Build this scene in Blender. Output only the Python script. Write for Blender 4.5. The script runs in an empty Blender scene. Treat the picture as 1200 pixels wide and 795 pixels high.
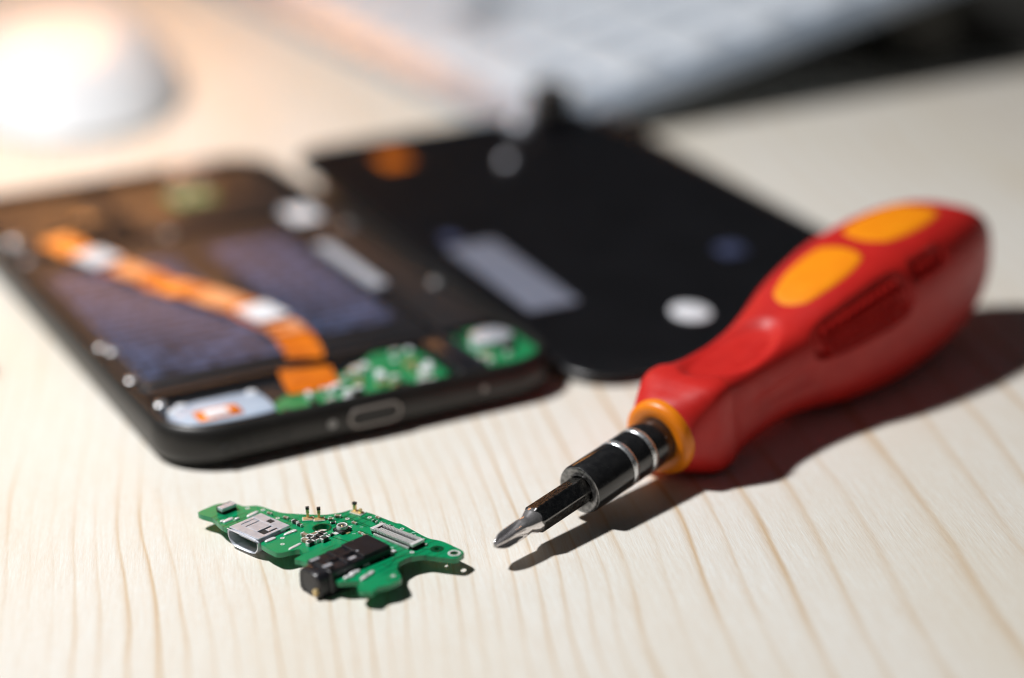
import bpy, bmesh, math, random
from mathutils import Vector, Matrix, Euler
S = 0.001                      # everything below is written in millimetres
rnd = random.Random(7)
scene = bpy.context.scene
C = scene.collection
R = math.radians

# ------------------------------------------------------------------ camera
cam_d = bpy.data.cameras.new('camera')
cam_d.lens = 75.0
cam_d.sensor_width = 36.0
cam_d.clip_start = 0.01
cam_d.clip_end = 20.0
cam = bpy.data.objects.new('camera', cam_d)
C.objects.link(cam)
cr = Vector((0.99946, -0.01169, -0.03055)); cu = Vector((0.03271, 0.35705, 0.93351))
cf = Vector((0.0, 0.93401, -0.35724))
cm = Matrix((cr, cu, -cf)).transposed().to_4x4()
cm.translation = Vector((0.0, -367.42, 140.53)) * S
cam.matrix_world = cm
cam_d.dof.use_dof = True
cam_d.dof.focus_distance = 0.314
cam_d.dof.aperture_fstop = 5.2
scene.camera = cam

# ------------------------------------------------------------------ world and lamps
world = bpy.data.worlds.new('World'); scene.world = world; world.use_nodes = True
bg = world.node_tree.nodes['Background']
bg.inputs['Color'].default_value = (0.80, 0.90, 1.0, 1)
bg.inputs['Strength'].default_value = 0.024

def area_lamp(name, loc, target, size, power, color, size_y=None, spread=180):
    l = bpy.data.lights.new(name, 'AREA')
    l.energy = power; l.color = color
    l.shape = 'DISK' if size_y is None else 'RECTANGLE'
    l.size = size * S
    if size_y: l.size_y = size_y * S
    l.spread = R(spread)
    o = bpy.data.objects.new(name, l); C.objects.link(o)
    o.location = Vector(loc) * S
    o.rotation_euler = (Vector(target) - Vector(loc)).to_track_quat('-Z', 'Y').to_euler()
    return o
area_lamp('desk_lamp', (-268, -20, 455), (10, -40, 0), 46, 3.6, (1.0, 0.992, 0.99))
area_lamp('added_warm_light', (-230, 480, 175), (-160, 205, 0), 230, 0.060, (1.0, 0.40, 0.10), 130, 32)  # unseen light added for an orange tint upper left, in place of lens flare

scene.view_settings.view_transform = 'Standard'
scene.view_settings.look = 'None'
scene.view_settings.exposure = 0.0
scene.view_settings.gamma = 1.0
scene.view_settings.use_curve_mapping = False
scene.cycles.use_denoising = True
scene.cycles.filter_width = 1.05
scene.cycles.max_bounces = 8
scene.cycles.sample_clamp_indirect = 6.0

# ------------------------------------------------------------------ helpers
def link(o):
    C.objects.link(o); return o

def tag(o, label=None, cat=None, group=None, kind=None):
    if label: o['label'] = label
    if cat: o['category'] = cat
    if group: o['group'] = group
    if kind: o['kind'] = kind
    return o

def thing(name, label, cat, loc=(0, 0, 0), rotz=0, mat=None, group=None):
    o = link(bpy.data.objects.new(name, None))
    o.empty_display_size = 0.01
    o.location = Vector(loc) * S
    o.rotation_euler = (0, 0, rotz)
    if mat is not None: o.matrix_world = mat
    return tag(o, label, cat, group)

def mobj(name, vf, mats, parent=None, smooth=35, bevel=0.0, seg=2, loc=None, rotz=0.0):
    """vf = (verts in mm, faces, optional material indices) -> one mesh object"""
    if isinstance(vf, bpy.types.Mesh):
        me = vf
    else:
        me = bpy.data.meshes.new(name)
        me.from_pydata([(v[0] * S, v[1] * S, v[2] * S) for v in vf[0]], [], vf[1])
        if not isinstance(mats, (list, tuple)): mats = [mats]
        for m in mats: me.materials.append(m)
        if len(vf) > 2:
            for p, i in zip(me.polygons, vf[2]): p.material_index = i
        me.validate()
        me.update()
        if smooth:
            for p in me.polygons: p.use_smooth = True
            me.set_sharp_from_angle(angle=R(smooth))
    o = link(bpy.data.objects.new(name, me))
    if parent is not None: o.parent = parent
    if loc is not None: o.location = Vector(loc) * S
    if rotz: o.rotation_euler = (0, 0, rotz)
    if bevel:
        b = o.modifiers.new('bevel', 'BEVEL'); b.width = bevel * S; b.segments = seg
        b.limit_method = 'ANGLE'; b.angle_limit = R(40); b.harden_normals = False
    return o

def join(*parts):
    V, F, M = [], [], []
    for p in parts:
        n = len(V); V += list(p[0]); F += [tuple(i + n for i in f) for f in p[1]]
        M += list(p[2]) if len(p) > 2 else [0] * len(p[1])
    return V, F, M

def move(vf, loc=(0, 0, 0), rotz=0.0, mat=None):
    m = mat if mat is not None else Matrix.Translation(Vector(loc)) @ Matrix.Rotation(rotz, 4, 'Z')
    return ([tuple(m @ Vector(v)) for v in vf[0]],) + tuple(vf[1:])

def setm(vf, i): return vf[0], vf[1], [i] * len(vf[1])

def box(x0, x1, y0, y1, z0, z1):
    v = [(x, y, z) for z in (z0, z1) for y in (y0, y1) for x in (x0, x1)]
    f = [(0, 2, 3, 1), (4, 5, 7, 6), (0, 1, 5, 4), (2, 6, 7, 3), (0, 4, 6, 2), (1, 3, 7, 5)]
    return v, f

def rings(loops, cap0=True, cap1=True, closed=True):
    n = len(loops[0]); V = [p for l in loops for p in l]; F = []
    for k in range(len(loops) - 1):
        for i in range(n if closed else n - 1):
            j = (i + 1) % n
            F.append((k * n + i, k * n + j, (k + 1) * n + j, (k + 1) * n + i))
    if cap0: F.append(tuple(range(n - 1, -1, -1)))
    if cap1: F.append(tuple((len(loops) - 1) * n + i for i in range(n)))
    return V, F

def rrect(x0, x1, y0, y1, r, n=8):
    out = []
    for cx, cy, a in ((x1 - r, y0 + r, -90), (x1 - r, y1 - r, 0), (x0 + r, y1 - r, 90), (x0 + r, y0 + r, 180)):
        for i in range(n + 1):
            t = R(a + 90 * i / n); out.append((cx + r * math.cos(t), cy + r * math.sin(t)))
    return out

def prism(outline, z0, z1, ch=0.0):
    if ch <= 0: return rings([[(x, y, z0) for x, y in outline], [(x, y, z1) for x, y in outline]])
    cx = sum(p[0] for p in outline) / len(outline); cy = sum(p[1] for p in outline) / len(outline)
    def ins(d):
        out = []
        for x, y in outline:
            l = math.hypot(x - cx, y - cy); k = max(0, (l - d) / l) if l else 1
            out.append((cx + (x - cx) * k, cy + (y - cy) * k))
        return out
    i1 = ins(ch)
    return rings([[(x, y, z0) for x, y in outline], [(x, y, z1 - ch) for x, y in outline],
                  [(x, y, z1 - ch * .3) for x, y in ins(ch * .35)], [(x, y, z1) for x, y in i1]])

def lathe(prof, n=48, axis='z', cap0=False, cap1=False):
    loops = []
    for r, h in prof:
        l = []
        for i in range(n):
            a = 2 * math.pi * i / n
            if axis == 'z': l.append((r * math.cos(a), r * math.sin(a), h))
            else: l.append((h, r * math.cos(a), r * math.sin(a)))
        loops.append(l)
    return rings(loops, cap0, cap1)

def chaikin(p, it=2, k=.25):
    for _ in range(it):
        q = []
        for i in range(len(p)):
            a, b = p[i], p[(i + 1) % len(p)]
            q.append((a[0] * (1 - k) + b[0] * k, a[1] * (1 - k) + b[1] * k))
            q.append((a[0] * k + b[0] * (1 - k), a[1] * k + b[1] * (1 - k)))
        p = q
    return p

def circle(x, y, r, n=24, r2=None):
    return [(x + r * math.cos(2 * math.pi * i / n), y + (r2 or r) * math.sin(2 * math.pi * i / n)) for i in range(n)]

def plate(name, outline, holes, z0, z1, mats, parent, edge_mat=None, smooth=30):
    """flat sheet with holes: filled 2D curve turned into a mesh"""
    cu_ = bpy.data.curves.new(name + '_c', 'CURVE'); cu_.dimensions = '2D'; cu_.fill_mode = 'BOTH'
    cu_.extrude = (z1 - z0) / 2 * S
    for pts in [outline] + holes:
        sp = cu_.splines.new('POLY'); sp.points.add(len(pts) - 1)
        for p, (x, y) in zip(sp.points, pts): p.co = (x * S, y * S, 0, 1)
        sp.use_cyclic_u = True
    t = bpy.data.objects.new('tmp', cu_); link(t)
    bpy.context.view_layer.update()
    me = bpy.data.meshes.new_from_object(t.evaluated_get(bpy.context.evaluated_depsgraph_get()))
    bpy.data.objects.remove(t); bpy.data.curves.remove(cu_)
    me.name = name
    bm = bmesh.new(); bm.from_mesh(me); bmesh.ops.remove_doubles(bm, verts=bm.verts, dist=1e-7)
    bmesh.ops.recalc_face_normals(bm, faces=bm.faces)
    for v in bm.verts: v.co.z += (z0 + z1) / 2 * S
    for f in bm.faces:
        f.smooth = True
        f.material_index = 1 if (edge_mat is not None and abs(f.normal.z) < .5) else 0
    bm.to_mesh(me); bm.free()
    me.materials.clear(); me.materials.append(mats)
    if edge_mat is not None: me.materials.append(edge_mat)
    me.set_sharp_from_angle(angle=R(smooth))
    o = link(bpy.data.objects.new(name, me)); o.parent = parent
    return o

def interp(xs, ys, x):
    """smooth (Catmull-Rom style, monotone-ish) interpolation"""
    if x <= xs[0]: return ys[0]
    if x >= xs[-1]: return ys[-1]
    for i in range(len(xs) - 1):
        if xs[i] <= x <= xs[i + 1]: break
    h = xs[i + 1] - xs[i]; t = (x - xs[i]) / h
    def slope(k):
        if k == 0: return (ys[1] - ys[0]) / (xs[1] - xs[0])
        if k == len(xs) - 1: return (ys[-1] - ys[-2]) / (xs[-1] - xs[-2])
        a = (ys[k] - ys[k - 1]) / (xs[k] - xs[k - 1]); b = (ys[k + 1] - ys[k]) / (xs[k + 1] - xs[k])
        if a * b <= 0: return 0
        return 2 * a * b / (a + b)
    m0, m1 = slope(i), slope(i + 1)
    return ((2 * t**3 - 3 * t * t + 1) * ys[i] + (t**3 - 2 * t * t + t) * h * m0 +
            (-2 * t**3 + 3 * t * t) * ys[i + 1] + (t**3 - t * t) * h * m1)

def sstep(a, b, x):
    t = min(1, max(0, (x - a) / (b - a))); return t * t * (3 - 2 * t)

# ------------------------------------------------------------------ materials
def mat(name, col, rough=.5, metal=0.0, coat=0.0, spec=.5, noise=None, bump=None, sss=0.0, sheen=0.0, coat_rough=.1, rvar=None, dust=None):
    """noise=(scale per metre, colour to mix, amount)  bump=(scale, strength, distance)"""
    m = bpy.data.materials.new(name); m.use_nodes = True
    nt = m.node_tree; b = nt.nodes['Principled BSDF']
    b.inputs['Base Color'].default_value = (*col, 1)
    b.inputs['Roughness'].default_value = rough
    b.inputs['Metallic'].default_value = metal
    b.inputs['Coat Weight'].default_value = coat
    b.inputs['Coat Roughness'].default_value = coat_rough
    b.inputs['Specular IOR Level'].default_value = spec
    if sss:
        b.inputs['Subsurface Weight'].default_value = sss
        b.inputs['Subsurface Radius'].default_value = (1, .4, .3)
        b.inputs['Subsurface Scale'].default_value = 0.001
    tc = nt.nodes.new('ShaderNodeTexCoord')
    if noise:
        n = nt.nodes.new('ShaderNodeTexNoise'); n.inputs['Scale'].default_value = noise[0]
        n.inputs['Detail'].default_value = 5
        nt.links.new(tc.outputs['Object'], n.inputs['Vector'])
        rp = nt.nodes.new('ShaderNodeMapRange')
        rp.inputs[1].default_value = .4; rp.inputs[2].default_value = .7
        rp.inputs[3].default_value = 0; rp.inputs[4].default_value = noise[2]
        nt.links.new(n.outputs['Fac'], rp.inputs[0])
        mx = nt.nodes.new('ShaderNodeMixRGB')
        mx.inputs[1].default_value = (*col, 1); mx.inputs[2].default_value = (*noise[1], 1)
        nt.links.new(rp.outputs[0], mx.inputs[0]); nt.links.new(mx.outputs[0], b.inputs['Base Color'])
    if dust:
        vv = nt.nodes.new('ShaderNodeTexVoronoi'); vv.inputs['Scale'].default_value = dust[0]
        nt.links.new(tc.outputs['Object'], vv.inputs['Vector'])
        sepc = nt.nodes.new('ShaderNodeSeparateColor'); nt.links.new(vv.outputs['Color'], sepc.inputs[0])
        sz = nt.nodes.new('ShaderNodeMapRange'); sz.inputs[1].default_value = 1 - dust[1]; sz.inputs[2].default_value = 1
        sz.inputs[3].default_value = 0; sz.inputs[4].default_value = dust[2]
        nt.links.new(sepc.outputs[0], sz.inputs[0])
        lt = nt.nodes.new('ShaderNodeMath'); lt.operation = 'LESS_THAN'
        nt.links.new(vv.outputs['Distance'], lt.inputs[0]); nt.links.new(sz.outputs[0], lt.inputs[1])
        dm = nt.nodes.new('ShaderNodeMixRGB'); dm.inputs[2].default_value = (.55, .54, .52, 1)
        src = b.inputs['Base Color'].links[0].from_socket if b.inputs['Base Color'].is_linked else None
        if src: nt.links.new(src, dm.inputs[1])
        else: dm.inputs[1].default_value = (*col, 1)
        nt.links.new(lt.outputs[0], dm.inputs[0]); nt.links.new(dm.outputs[0], b.inputs['Base Color'])
    if rvar:
        n3 = nt.nodes.new('ShaderNodeTexNoise'); n3.inputs['Scale'].default_value = rvar[0]; n3.inputs['Detail'].default_value = 4
        nt.links.new(tc.outputs['Object'], n3.inputs['Vector'])
        r3 = nt.nodes.new('ShaderNodeMapRange'); r3.inputs[1].default_value = .3; r3.inputs[2].default_value = .7
        r3.inputs[3].default_value = rvar[1]; r3.inputs[4].default_value = rvar[2]
        nt.links.new(n3.outputs['Fac'], r3.inputs[0]); nt.links.new(r3.outputs[0], b.inputs['Roughness'])
    if bump:
        n2 = nt.nodes.new('ShaderNodeTexNoise'); n2.inputs['Scale'].default_value = bump[0]; n2.inputs['Detail'].default_value = 4
        nt.links.new(tc.outputs['Object'], n2.inputs['Vector'])
        bp = nt.nodes.new('ShaderNodeBump'); bp.inputs['Strength'].default_value = bump[1]
        bp.inputs['Distance'].default_value = bump[2]
        nt.links.new(n2.outputs['Fac'], bp.inputs['Height']); nt.links.new(bp.outputs[0], b.inputs['Normal'])
    return m

M = {}
M['red'] = mat('red_rubber', (0.60, 0.020, 0.015), .42, spec=.40, noise=(260, (0.48, 0.011, 0.011), .5), bump=(5000, .12, .0002), sss=.03, rvar=(400, .38, .50))
M['dark_red'] = mat('dark_red_rubber', (0.50, 0.012, 0.016), .5, noise=(400, (0.3, 0.01, 0.012), .5))
M['yellow'] = mat('yellow_rubber', (0.95, 0.30, 0.004), .55, spec=.25, noise=(300, (0.92, 0.25, 0.003), .6), bump=(5000, .1, .0002), sss=.04)
M['orange_ring'] = mat('orange_plastic', (0.92, 0.25, 0.006), .38, sss=.04, noise=(500, (0.8, 0.2, 0.005), .4))
M['black_chrome'] = mat('black_lacquered_steel', (0.012, 0.012, 0.013), .18, coat=.4, spec=.6, noise=(900, (0.03, 0.03, 0.03), .5), rvar=(1200, .12, .28), dust=(1100, .12, .16))
M['silver'] = mat('brushed_silver', (0.78, 0.80, 0.82), .28, .8, rvar=(1500, .18, .4))
M['steel_dark'] = mat('dark_steel', (0.30, 0.30, 0.30), .35, .9, noise=(1500, (0.08, 0.08, 0.08), .8), rvar=(2000, .25, .5))
M['bit'] = mat('bit_steel', (0.22, 0.215, 0.21), .20, 1.0, noise=(800, (0.05, 0.05, 0.05), .5), rvar=(1500, .18, .34), dust=(1300, .10, .15))
M['chrome'] = mat('polished_steel', (0.92, 0.88, 0.88), .17, .85, noise=(1200, (0.5, 0.47, 0.48), .5))
M['gold'] = mat('gold_plating', (0.92, 0.70, 0.36), .3, .6)
M['black_plastic'] = mat('black_plastic', (0.010, 0.010, 0.013), .32, noise=(500, (0.022, 0.022, 0.028), .5), bump=(3000, .1, .0002), dust=(1200, .10, .12))
M['phone_black'] = mat('black_anodised_metal', (0.020, 0.019, 0.018), .38, .2, noise=(200, (0.035, 0.033, 0.03), .4))
M['inner_black'] = mat('satin_black_film', (0.012, 0.012, 0.014), .46, noise=(150, (0.020, 0.020, 0.024), .6), bump=(800, .08, .0004))
M['glass_black'] = mat('black_glass', (0.008, 0.008, 0.010), .12, coat=.5)
M['cover_black'] = mat('cover_inner_black', (0.004, 0.004, 0.005), .32, spec=.45, noise=(90, (0.008, 0.008, 0.010), .6))
M['kapton'] = mat('orange_polyimide', (0.80, 0.20, 0.010), .26, coat=.4, noise=(250, (0.55, 0.11, 0.008), .8))
M['white_plastic'] = mat('white_plastic', (0.88, 0.88, 0.89), .35, noise=(60, (0.76, 0.76, 0.77), .4))
M['key_white'] = mat('white_keycap', (0.74, 0.79, 0.85), .45, noise=(60, (0.70, 0.72, 0.75), .4))
M['grey_key'] = mat('grey_keycap', (0.24, 0.28, 0.32), .5)
M['alu'] = mat('pale_aluminium', (0.36, 0.43, 0.52), .42, .35, noise=(80, (0.68, 0.72, 0.78), .5))
M['grey_label'] = mat('grey_blue_foil', (0.26, 0.28, 0.36), .35, .3, noise=(200, (0.20, 0.22, 0.30), .5))
M['white_label'] = mat('white_sticker', (0.84, 0.86, 0.90), .5, noise=(300, (0.74, 0.77, 0.84), .5))
M['pale_blue'] = mat('pale_blue_plastic', (0.50, 0.58, 0.70), .3, noise=(250, (0.34, 0.42, 0.55), .7))
M['blue_dark'] = mat('dark_blue_film', (0.07, 0.085, 0.17), .3, noise=(300, (0.04, 0.05, 0.1), .6))
M['ceramic'] = mat('tan_ceramic', (0.30, 0.22, 0.15), .5)
M['chip'] = mat('black_epoxy', (0.018, 0.018, 0.018), .5, noise=(2000, (0.05, 0.05, 0.05), .4))
M['solder'] = mat('solder_tin', (0.88, 0.89, 0.88), .36, .35, bump=(4000, .3, .0002))
M['shell'] = mat('connector_shell_steel', (0.74, 0.77, 0.84), .36, .5, noise=(900, (0.55, 0.58, 0.66), .6), bump=(3000, .15, .0002))
M['dark_gap'] = mat('dark_plastic', (0.02, 0.02, 0.02), .6)
M['foot_and_gap_grey'] = mat('rubber_and_gap_shade', (0.07, 0.068, 0.06), .7)
M['dark_case'] = mat('dark_grey_fabric', (0.030, 0.030, 0.027), .8, noise=(120, (0.05, 0.05, 0.045), .5), bump=(2000, .3, .0005))

def board_material():
    m = bpy.data.materials.new('green_solder_mask'); m.use_nodes = True
    nt = m.node_tree; b = nt.nodes['Principled BSDF']; N = nt.nodes.new; Lk = nt.links.new
    b.inputs['Roughness'].default_value = .32
    b.inputs['Coat Weight'].default_value = .25; b.inputs['Coat Roughness'].default_value = .15
    tc = N('ShaderNodeTexCoord')
    mp = N('ShaderNodeMapping'); mp.inputs['Rotation'].default_value = (0, 0, R(-44))
    Lk(tc.outputs['Object'], mp.inputs['Vector'])
    br = N('ShaderNodeTexBrick'); br.inputs['Scale'].default_value = 130
    br.inputs['Color1'].default_value = (.0, .0, .0, 1); br.inputs['Color2'].default_value = (.25, .25, .25, 1); br.inputs['Mortar'].default_value = (1, 1, 1, 1)
    br.inputs['Mortar Size'].default_value = .022; br.inputs['Brick Width'].default_value = .7; br.inputs['Row Height'].default_value = .16
    Lk(mp.outputs[0], br.inputs['Vector'])
    n = N('ShaderNodeTexNoise'); n.inputs['Scale'].default_value = 120; n.inputs['Detail'].default_value = 3
    Lk(tc.outputs['Object'], n.inputs['Vector'])
    gate = N('ShaderNodeMapRange'); gate.inputs[1].default_value = .5; gate.inputs[2].default_value = .58
    Lk(n.outputs['Fac'], gate.inputs[0])
    mul = N('ShaderNodeMath'); mul.operation = 'MULTIPLY'; Lk(br.outputs['Color'], mul.inputs[0]); Lk(gate.outputs[0], mul.inputs[1])
    # vias
    v = N('ShaderNodeTexVoronoi'); v.inputs['Scale'].default_value = 480; Lk(tc.outputs['Object'], v.inputs['Vector'])
    vt = N('ShaderNodeMapRange'); vt.inputs[1].default_value = .10; vt.inputs[2].default_value = .16; vt.inputs[3].default_value = 1; vt.inputs[4].default_value = 0
    Lk(v.outputs['Distance'], vt.inputs[0])
    n2 = N('ShaderNodeTexNoise'); n2.inputs['Scale'].default_value = 260; Lk(tc.outputs['Object'], n2.inputs['Vector'])
    g2 = N('ShaderNodeMapRange'); g2.inputs[1].default_value = .52; g2.inputs[2].default_value = .56; Lk(n2.outputs['Fac'], g2.inputs[0])
    vm = N('ShaderNodeMath'); vm.operation = 'MULTIPLY'; Lk(vt.outputs[0], vm.inputs[0]); Lk(g2.outputs[0], vm.inputs[1])
    c1 = N('ShaderNodeMixRGB'); c1.inputs[1].default_value = (0.0, 0.28, 0.108, 1); c1.inputs[2].default_value = (0.0, 0.14, 0.05, 1)
    Lk(mul.outputs[0], c1.inputs[0])
    c2 = N('ShaderNodeMixRGB'); c2.inputs[2].default_value = (0.22, 0.42, 0.26, 1)
    Lk(vm.outputs[0], c2.inputs[0]); Lk(c1.outputs[0], c2.inputs[1]); Lk(c2.outputs[0], b.inputs['Base Color'])
    bp = N('ShaderNodeBump'); bp.inputs['Strength'].default_value = .5; bp.inputs['Distance'].default_value = .00005
    Lk(mul.outputs[0], bp.inputs['Height']); Lk(bp.outputs[0], b.inputs['Normal'])
    return m
M['pcb'] = board_material()
M['pcb_edge'] = mat('board_edge_fibreglass', (0.22, 0.62, 0.42), .4, sss=.1, noise=(1200, (0.06, 0.42, 0.24), .7))
M['pcb_phone'] = mat('green_board', (0.0, 0.20, 0.06), .35, coat=.2, noise=(600, (0.05, 0.32, 0.14), .8))

def battery_material():
    """navy battery wrap with rows of fine pale print"""
    m = bpy.data.materials.new('battery_wrap_print'); m.use_nodes = True
    nt = m.node_tree; b = nt.nodes['Principled BSDF']; N = nt.nodes.new; Lk = nt.links.new
    b.inputs['Roughness'].default_value = .46
    tc = N('ShaderNodeTexCoord')
    br = N('ShaderNodeTexBrick'); br.inputs['Scale'].default_value = 1000
    br.inputs['Color1'].default_value = (1, 1, 1, 1); br.inputs['Color2'].default_value = (.55, .55, .55, 1); br.inputs['Mortar'].default_value = (0, 0, 0, 1)
    br.inputs['Mortar Size'].default_value = .62; br.inputs['Mortar Smooth'].default_value = .1
    br.inputs['Brick Width'].default_value = 7.5; br.inputs['Row Height'].default_value = 3.4
    Lk(tc.outputs['Object'], br.inputs['Vector'])
    n = N('ShaderNodeTexNoise'); n.inputs['Scale'].default_value = 75; n.inputs['Detail'].default_value = 3
    Lk(tc.outputs['Object'], n.inputs['Vector'])
    g = N('ShaderNodeMapRange'); g.inputs[1].default_value = .28; g.inputs[2].default_value = .44; Lk(n.outputs['Fac'], g.inputs[0])
    mu = N('ShaderNodeMath'); mu.operation = 'MULTIPLY'; Lk(br.outputs['Color'], mu.inputs[0]); Lk(g.outputs[0], mu.inputs[1])
    mx = N('ShaderNodeMixRGB'); mx.inputs[1].default_value = (0.007, 0.009, 0.018, 1); mx.inputs[2].default_value = (0.095, 0.13, 0.26, 1)
    Lk(mu.outputs[0], mx.inputs[0]); Lk(mx.outputs[0], b.inputs['Base Color'])
    return m
M['battery_print'] = battery_material()

def wood_material():
    m = bpy.data.materials.new('pale_pine'); m.use_nodes = True
    nt = m.node_tree; b = nt.nodes['Principled BSDF']; N = nt.nodes.new; Lk = nt.links.new
    def math_(op, a, c, cl=False):
        x = N('ShaderNodeMath'); x.operation = op; x.use_clamp = cl
        for i, v in enumerate((a, c)):
            if v is None: continue
            if isinstance(v, (int, float)): x.inputs[i].default_value = v
            else: Lk(v, x.inputs[i])
        return x.outputs[0]
    def noise(vec, scale, detail=2, rough=.5, dim='3D'):
        n = N('ShaderNodeTexNoise'); n.inputs['Scale'].default_value = scale
        n.inputs['Detail'].default_value = detail; n.inputs['Roughness'].default_value = rough
        Lk(vec, n.inputs['Vector']); return n.outputs['Fac']
    def mapr(v, a, c, d, e, smooth=False):
        r_ = N('ShaderNodeMapRange'); r_.inputs[1].default_value = a; r_.inputs[2].default_value = c
        r_.inputs[3].default_value = d; r_.inputs[4].default_value = e
        if smooth: r_.interpolation_type = 'SMOOTHSTEP'
        Lk(v, r_.inputs[0]); return r_.outputs[0]
    tc = N('ShaderNodeTexCoord')
    mp = N('ShaderNodeMapping'); mp.inputs['Rotation'].default_value = (0, 0, R(-8)); mp.inputs['Scale'].default_value = (1000, 1000, 1000)
    Lk(tc.outputs['Object'], mp.inputs['Vector'])          # millimetres: x across the grain, y along it
    sp = N('ShaderNodeSeparateXYZ'); Lk(mp.outputs[0], sp.inputs[0]); u, v = sp.outputs[0], sp.outputs[1]
    def stretch(su, sv, off=0.0):
        cb = N('ShaderNodeCombineXYZ'); Lk(math_('MULTIPLY', u, su), cb.inputs[0]); Lk(math_('MULTIPLY', v, sv), cb.inputs[1])
        cb.inputs[2].default_value = off; return cb.outputs[0]
    # slow wander of the growth rings
    w1 = math_('MULTIPLY', math_('SUBTRACT', noise(stretch(.012, .0075, 3.1), 1.0, 1.5), .5), 19.0)
    w2 = math_('MULTIPLY', math_('SUBTRACT', noise(stretch(.05, .018, 8.4), 1.0, 1), .5), 2.6)
    w3 = math_('MULTIPLY', math_('SUBTRACT', noise(stretch(.15, .055, 1.7), 1.0, 1), .5), .55)
    uu = math_('ADD', math_('ADD', u, w1), math_('ADD', w2, w3))
    # ring spacing: close on the left, wide to the right of the screwdriver, close again far right
    fc = N('ShaderNodeFloatCurve'); cv = fc.mapping.curves[0]
    us, ph = [], []; p = 0.0; x = -400.0
    def spacing(x):
        if x < -12: return 3.1 + .6 * math.sin(x * .05)
        if x < 15: return 3.1 + (x + 12) * .12
        if x < 62: return 6.3 + (x - 15) * .15
        return 7.0 + 2.4 * math.sin(x * .04)
    while x <= 400: us.append(x); ph.append(p); p += 5.0 / spacing(x); x += 5.0
    tot = ph[-1]
    pts = [(us[i], ph[i]) for i in range(0, len(us), 4)]
    pts[-1] = (us[-1], tot)
    cv.points[0].location = (0, 0); cv.points[1].location = (1, 1)
    for a, c in pts[1:-1]:
        cv.points.new((a + 400) / 800, c / tot)
    for q in cv.points: q.handle_type = 'VECTOR'
    fc.mapping.update()
    Lk(mapr(uu, -400, 400, 0, 1), fc.inputs['Value'])
    phase = math_('MULTIPLY', fc.outputs[0], tot)
    fr = math_('FRACT', phase, None); fl = math_('FLOOR', phase, None)
    wn = N('ShaderNodeTexWhiteNoise'); wn.noise_dimensions = '1D'; Lk(fl, wn.inputs['W'])
    strength = mapr(wn.outputs['Value'], 0, 1, .25, 1.0)
    # one ring: colour builds slowly, peaks in a narrow line, drops quickly
    rise = math_('POWER', mapr(fr, .25, .86, 0, 1), 6.0)
    drop = mapr(fr, .86, .99, 1, 0, True)
    ring = math_('MULTIPLY', math_('MULTIPLY', rise, drop), strength)
    along = mapr(noise(stretch(.06, .018, 5.5), 1.0, 2), .34, .62, .25, 1.0)
    ring = math_('MULTIPLY', ring, along)
    # fine fibres and pores
    fib = noise(stretch(2.6, .10, 2.2), 1.0, 4, .6)
    fib2 = noise(stretch(7.0, .5, 6.2), 1.0, 3, .6)
    blot = noise(stretch(.03, .009, 9.9), 1.0, 2)
    c0 = N('ShaderNodeMixRGB'); c0.inputs[1].default_value = (0.800, 0.778, 0.722, 1); c0.inputs[2].default_value = (0.770, 0.728, 0.640, 1)
    Lk(mapr(blot, .35, .68, 0, 1), c0.inputs[0])
    c1 = N('ShaderNodeMixRGB'); c1.inputs[2].default_value = (0.590, 0.400, 0.205, 1)
    Lk(math_('MULTIPLY', ring, .98), c1.inputs[0]); Lk(c0.outputs[0], c1.inputs[1])
    c2 = N('ShaderNodeMixRGB'); c2.blend_type = 'MULTIPLY'; c2.inputs[0].default_value = 1.0
    fc1 = mapr(fib, .25, .75, .96, 1.03); fc2 = mapr(fib2, .25, .75, .96, 1.03)
    fm = math_('MULTIPLY', fc1, fc2); Lk(c1.outputs[0], c2.inputs[1])
    cmb = N('ShaderNodeCombineXYZ'); Lk(fm, cmb.inputs[0]); Lk(math_('MULTIPLY', fm, fm), cmb.inputs[1]); Lk(math_('MULTIPLY', fm, math_('MULTIPLY', fm, fm)), cmb.inputs[2])
    Lk(cmb.outputs[0], c2.inputs[2])
    # sparse dark flecks
    vo = N('ShaderNodeTexVoronoi'); vo.inputs['Scale'].default_value = 1.0; Lk(stretch(.16, .045, 0), vo.inputs['Vector'])
    fk = mapr(vo.outputs['Distance'], .0, .035, .4, 0)
    c3 = N('ShaderNodeMixRGB'); c3.inputs[2].default_value = (.30, .22, .14, 1); Lk(fk, c3.inputs[0]); Lk(c2.outputs[0], c3.inputs[1])
    Lk(c3.outputs[0], b.inputs['Base Color'])
    b.inputs['Specular IOR Level'].default_value = .35
    Lk(mapr(fib, .2, .8, .42, .60), b.inputs['Roughness'])
    bp = N('ShaderNodeBump'); bp.inputs['Strength'].default_value = .35; bp.inputs['Distance'].default_value = .00012
    Lk(math_('ADD', fib, math_('MULTIPLY', fib2, .6)), bp.inputs['Height']); Lk(bp.outputs[0], b.inputs['Normal'])
    return m
M['wood'] = wood_material()

# ------------------------------------------------------------------ table
t = mobj('table_top', box(-700, 700, -480, 1100, -22, 0), M['wood'], smooth=0, bevel=1.5)
tag(t, 'pale pine table top with fine tan grain lines under everything', 'table', kind='structure')

# ------------------------------------------------------------------ screwdriver
T = Vector((-3.41, -92.42, 3.7)); d = Vector((0.6645, 0.7420, 0.0889)).normalized()
Yl = Vector((0, 0, 1)).cross(d).normalized(); Zl = d.cross(Yl)
m4 = Matrix((d, Yl, Zl)).transposed().to_4x4(); m4.translation = T * S
sd = thing('screwdriver', 'red and yellow handled screwdriver with black collar and crosshead bit lying on the table', 'screwdriver', mat=m4)

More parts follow.
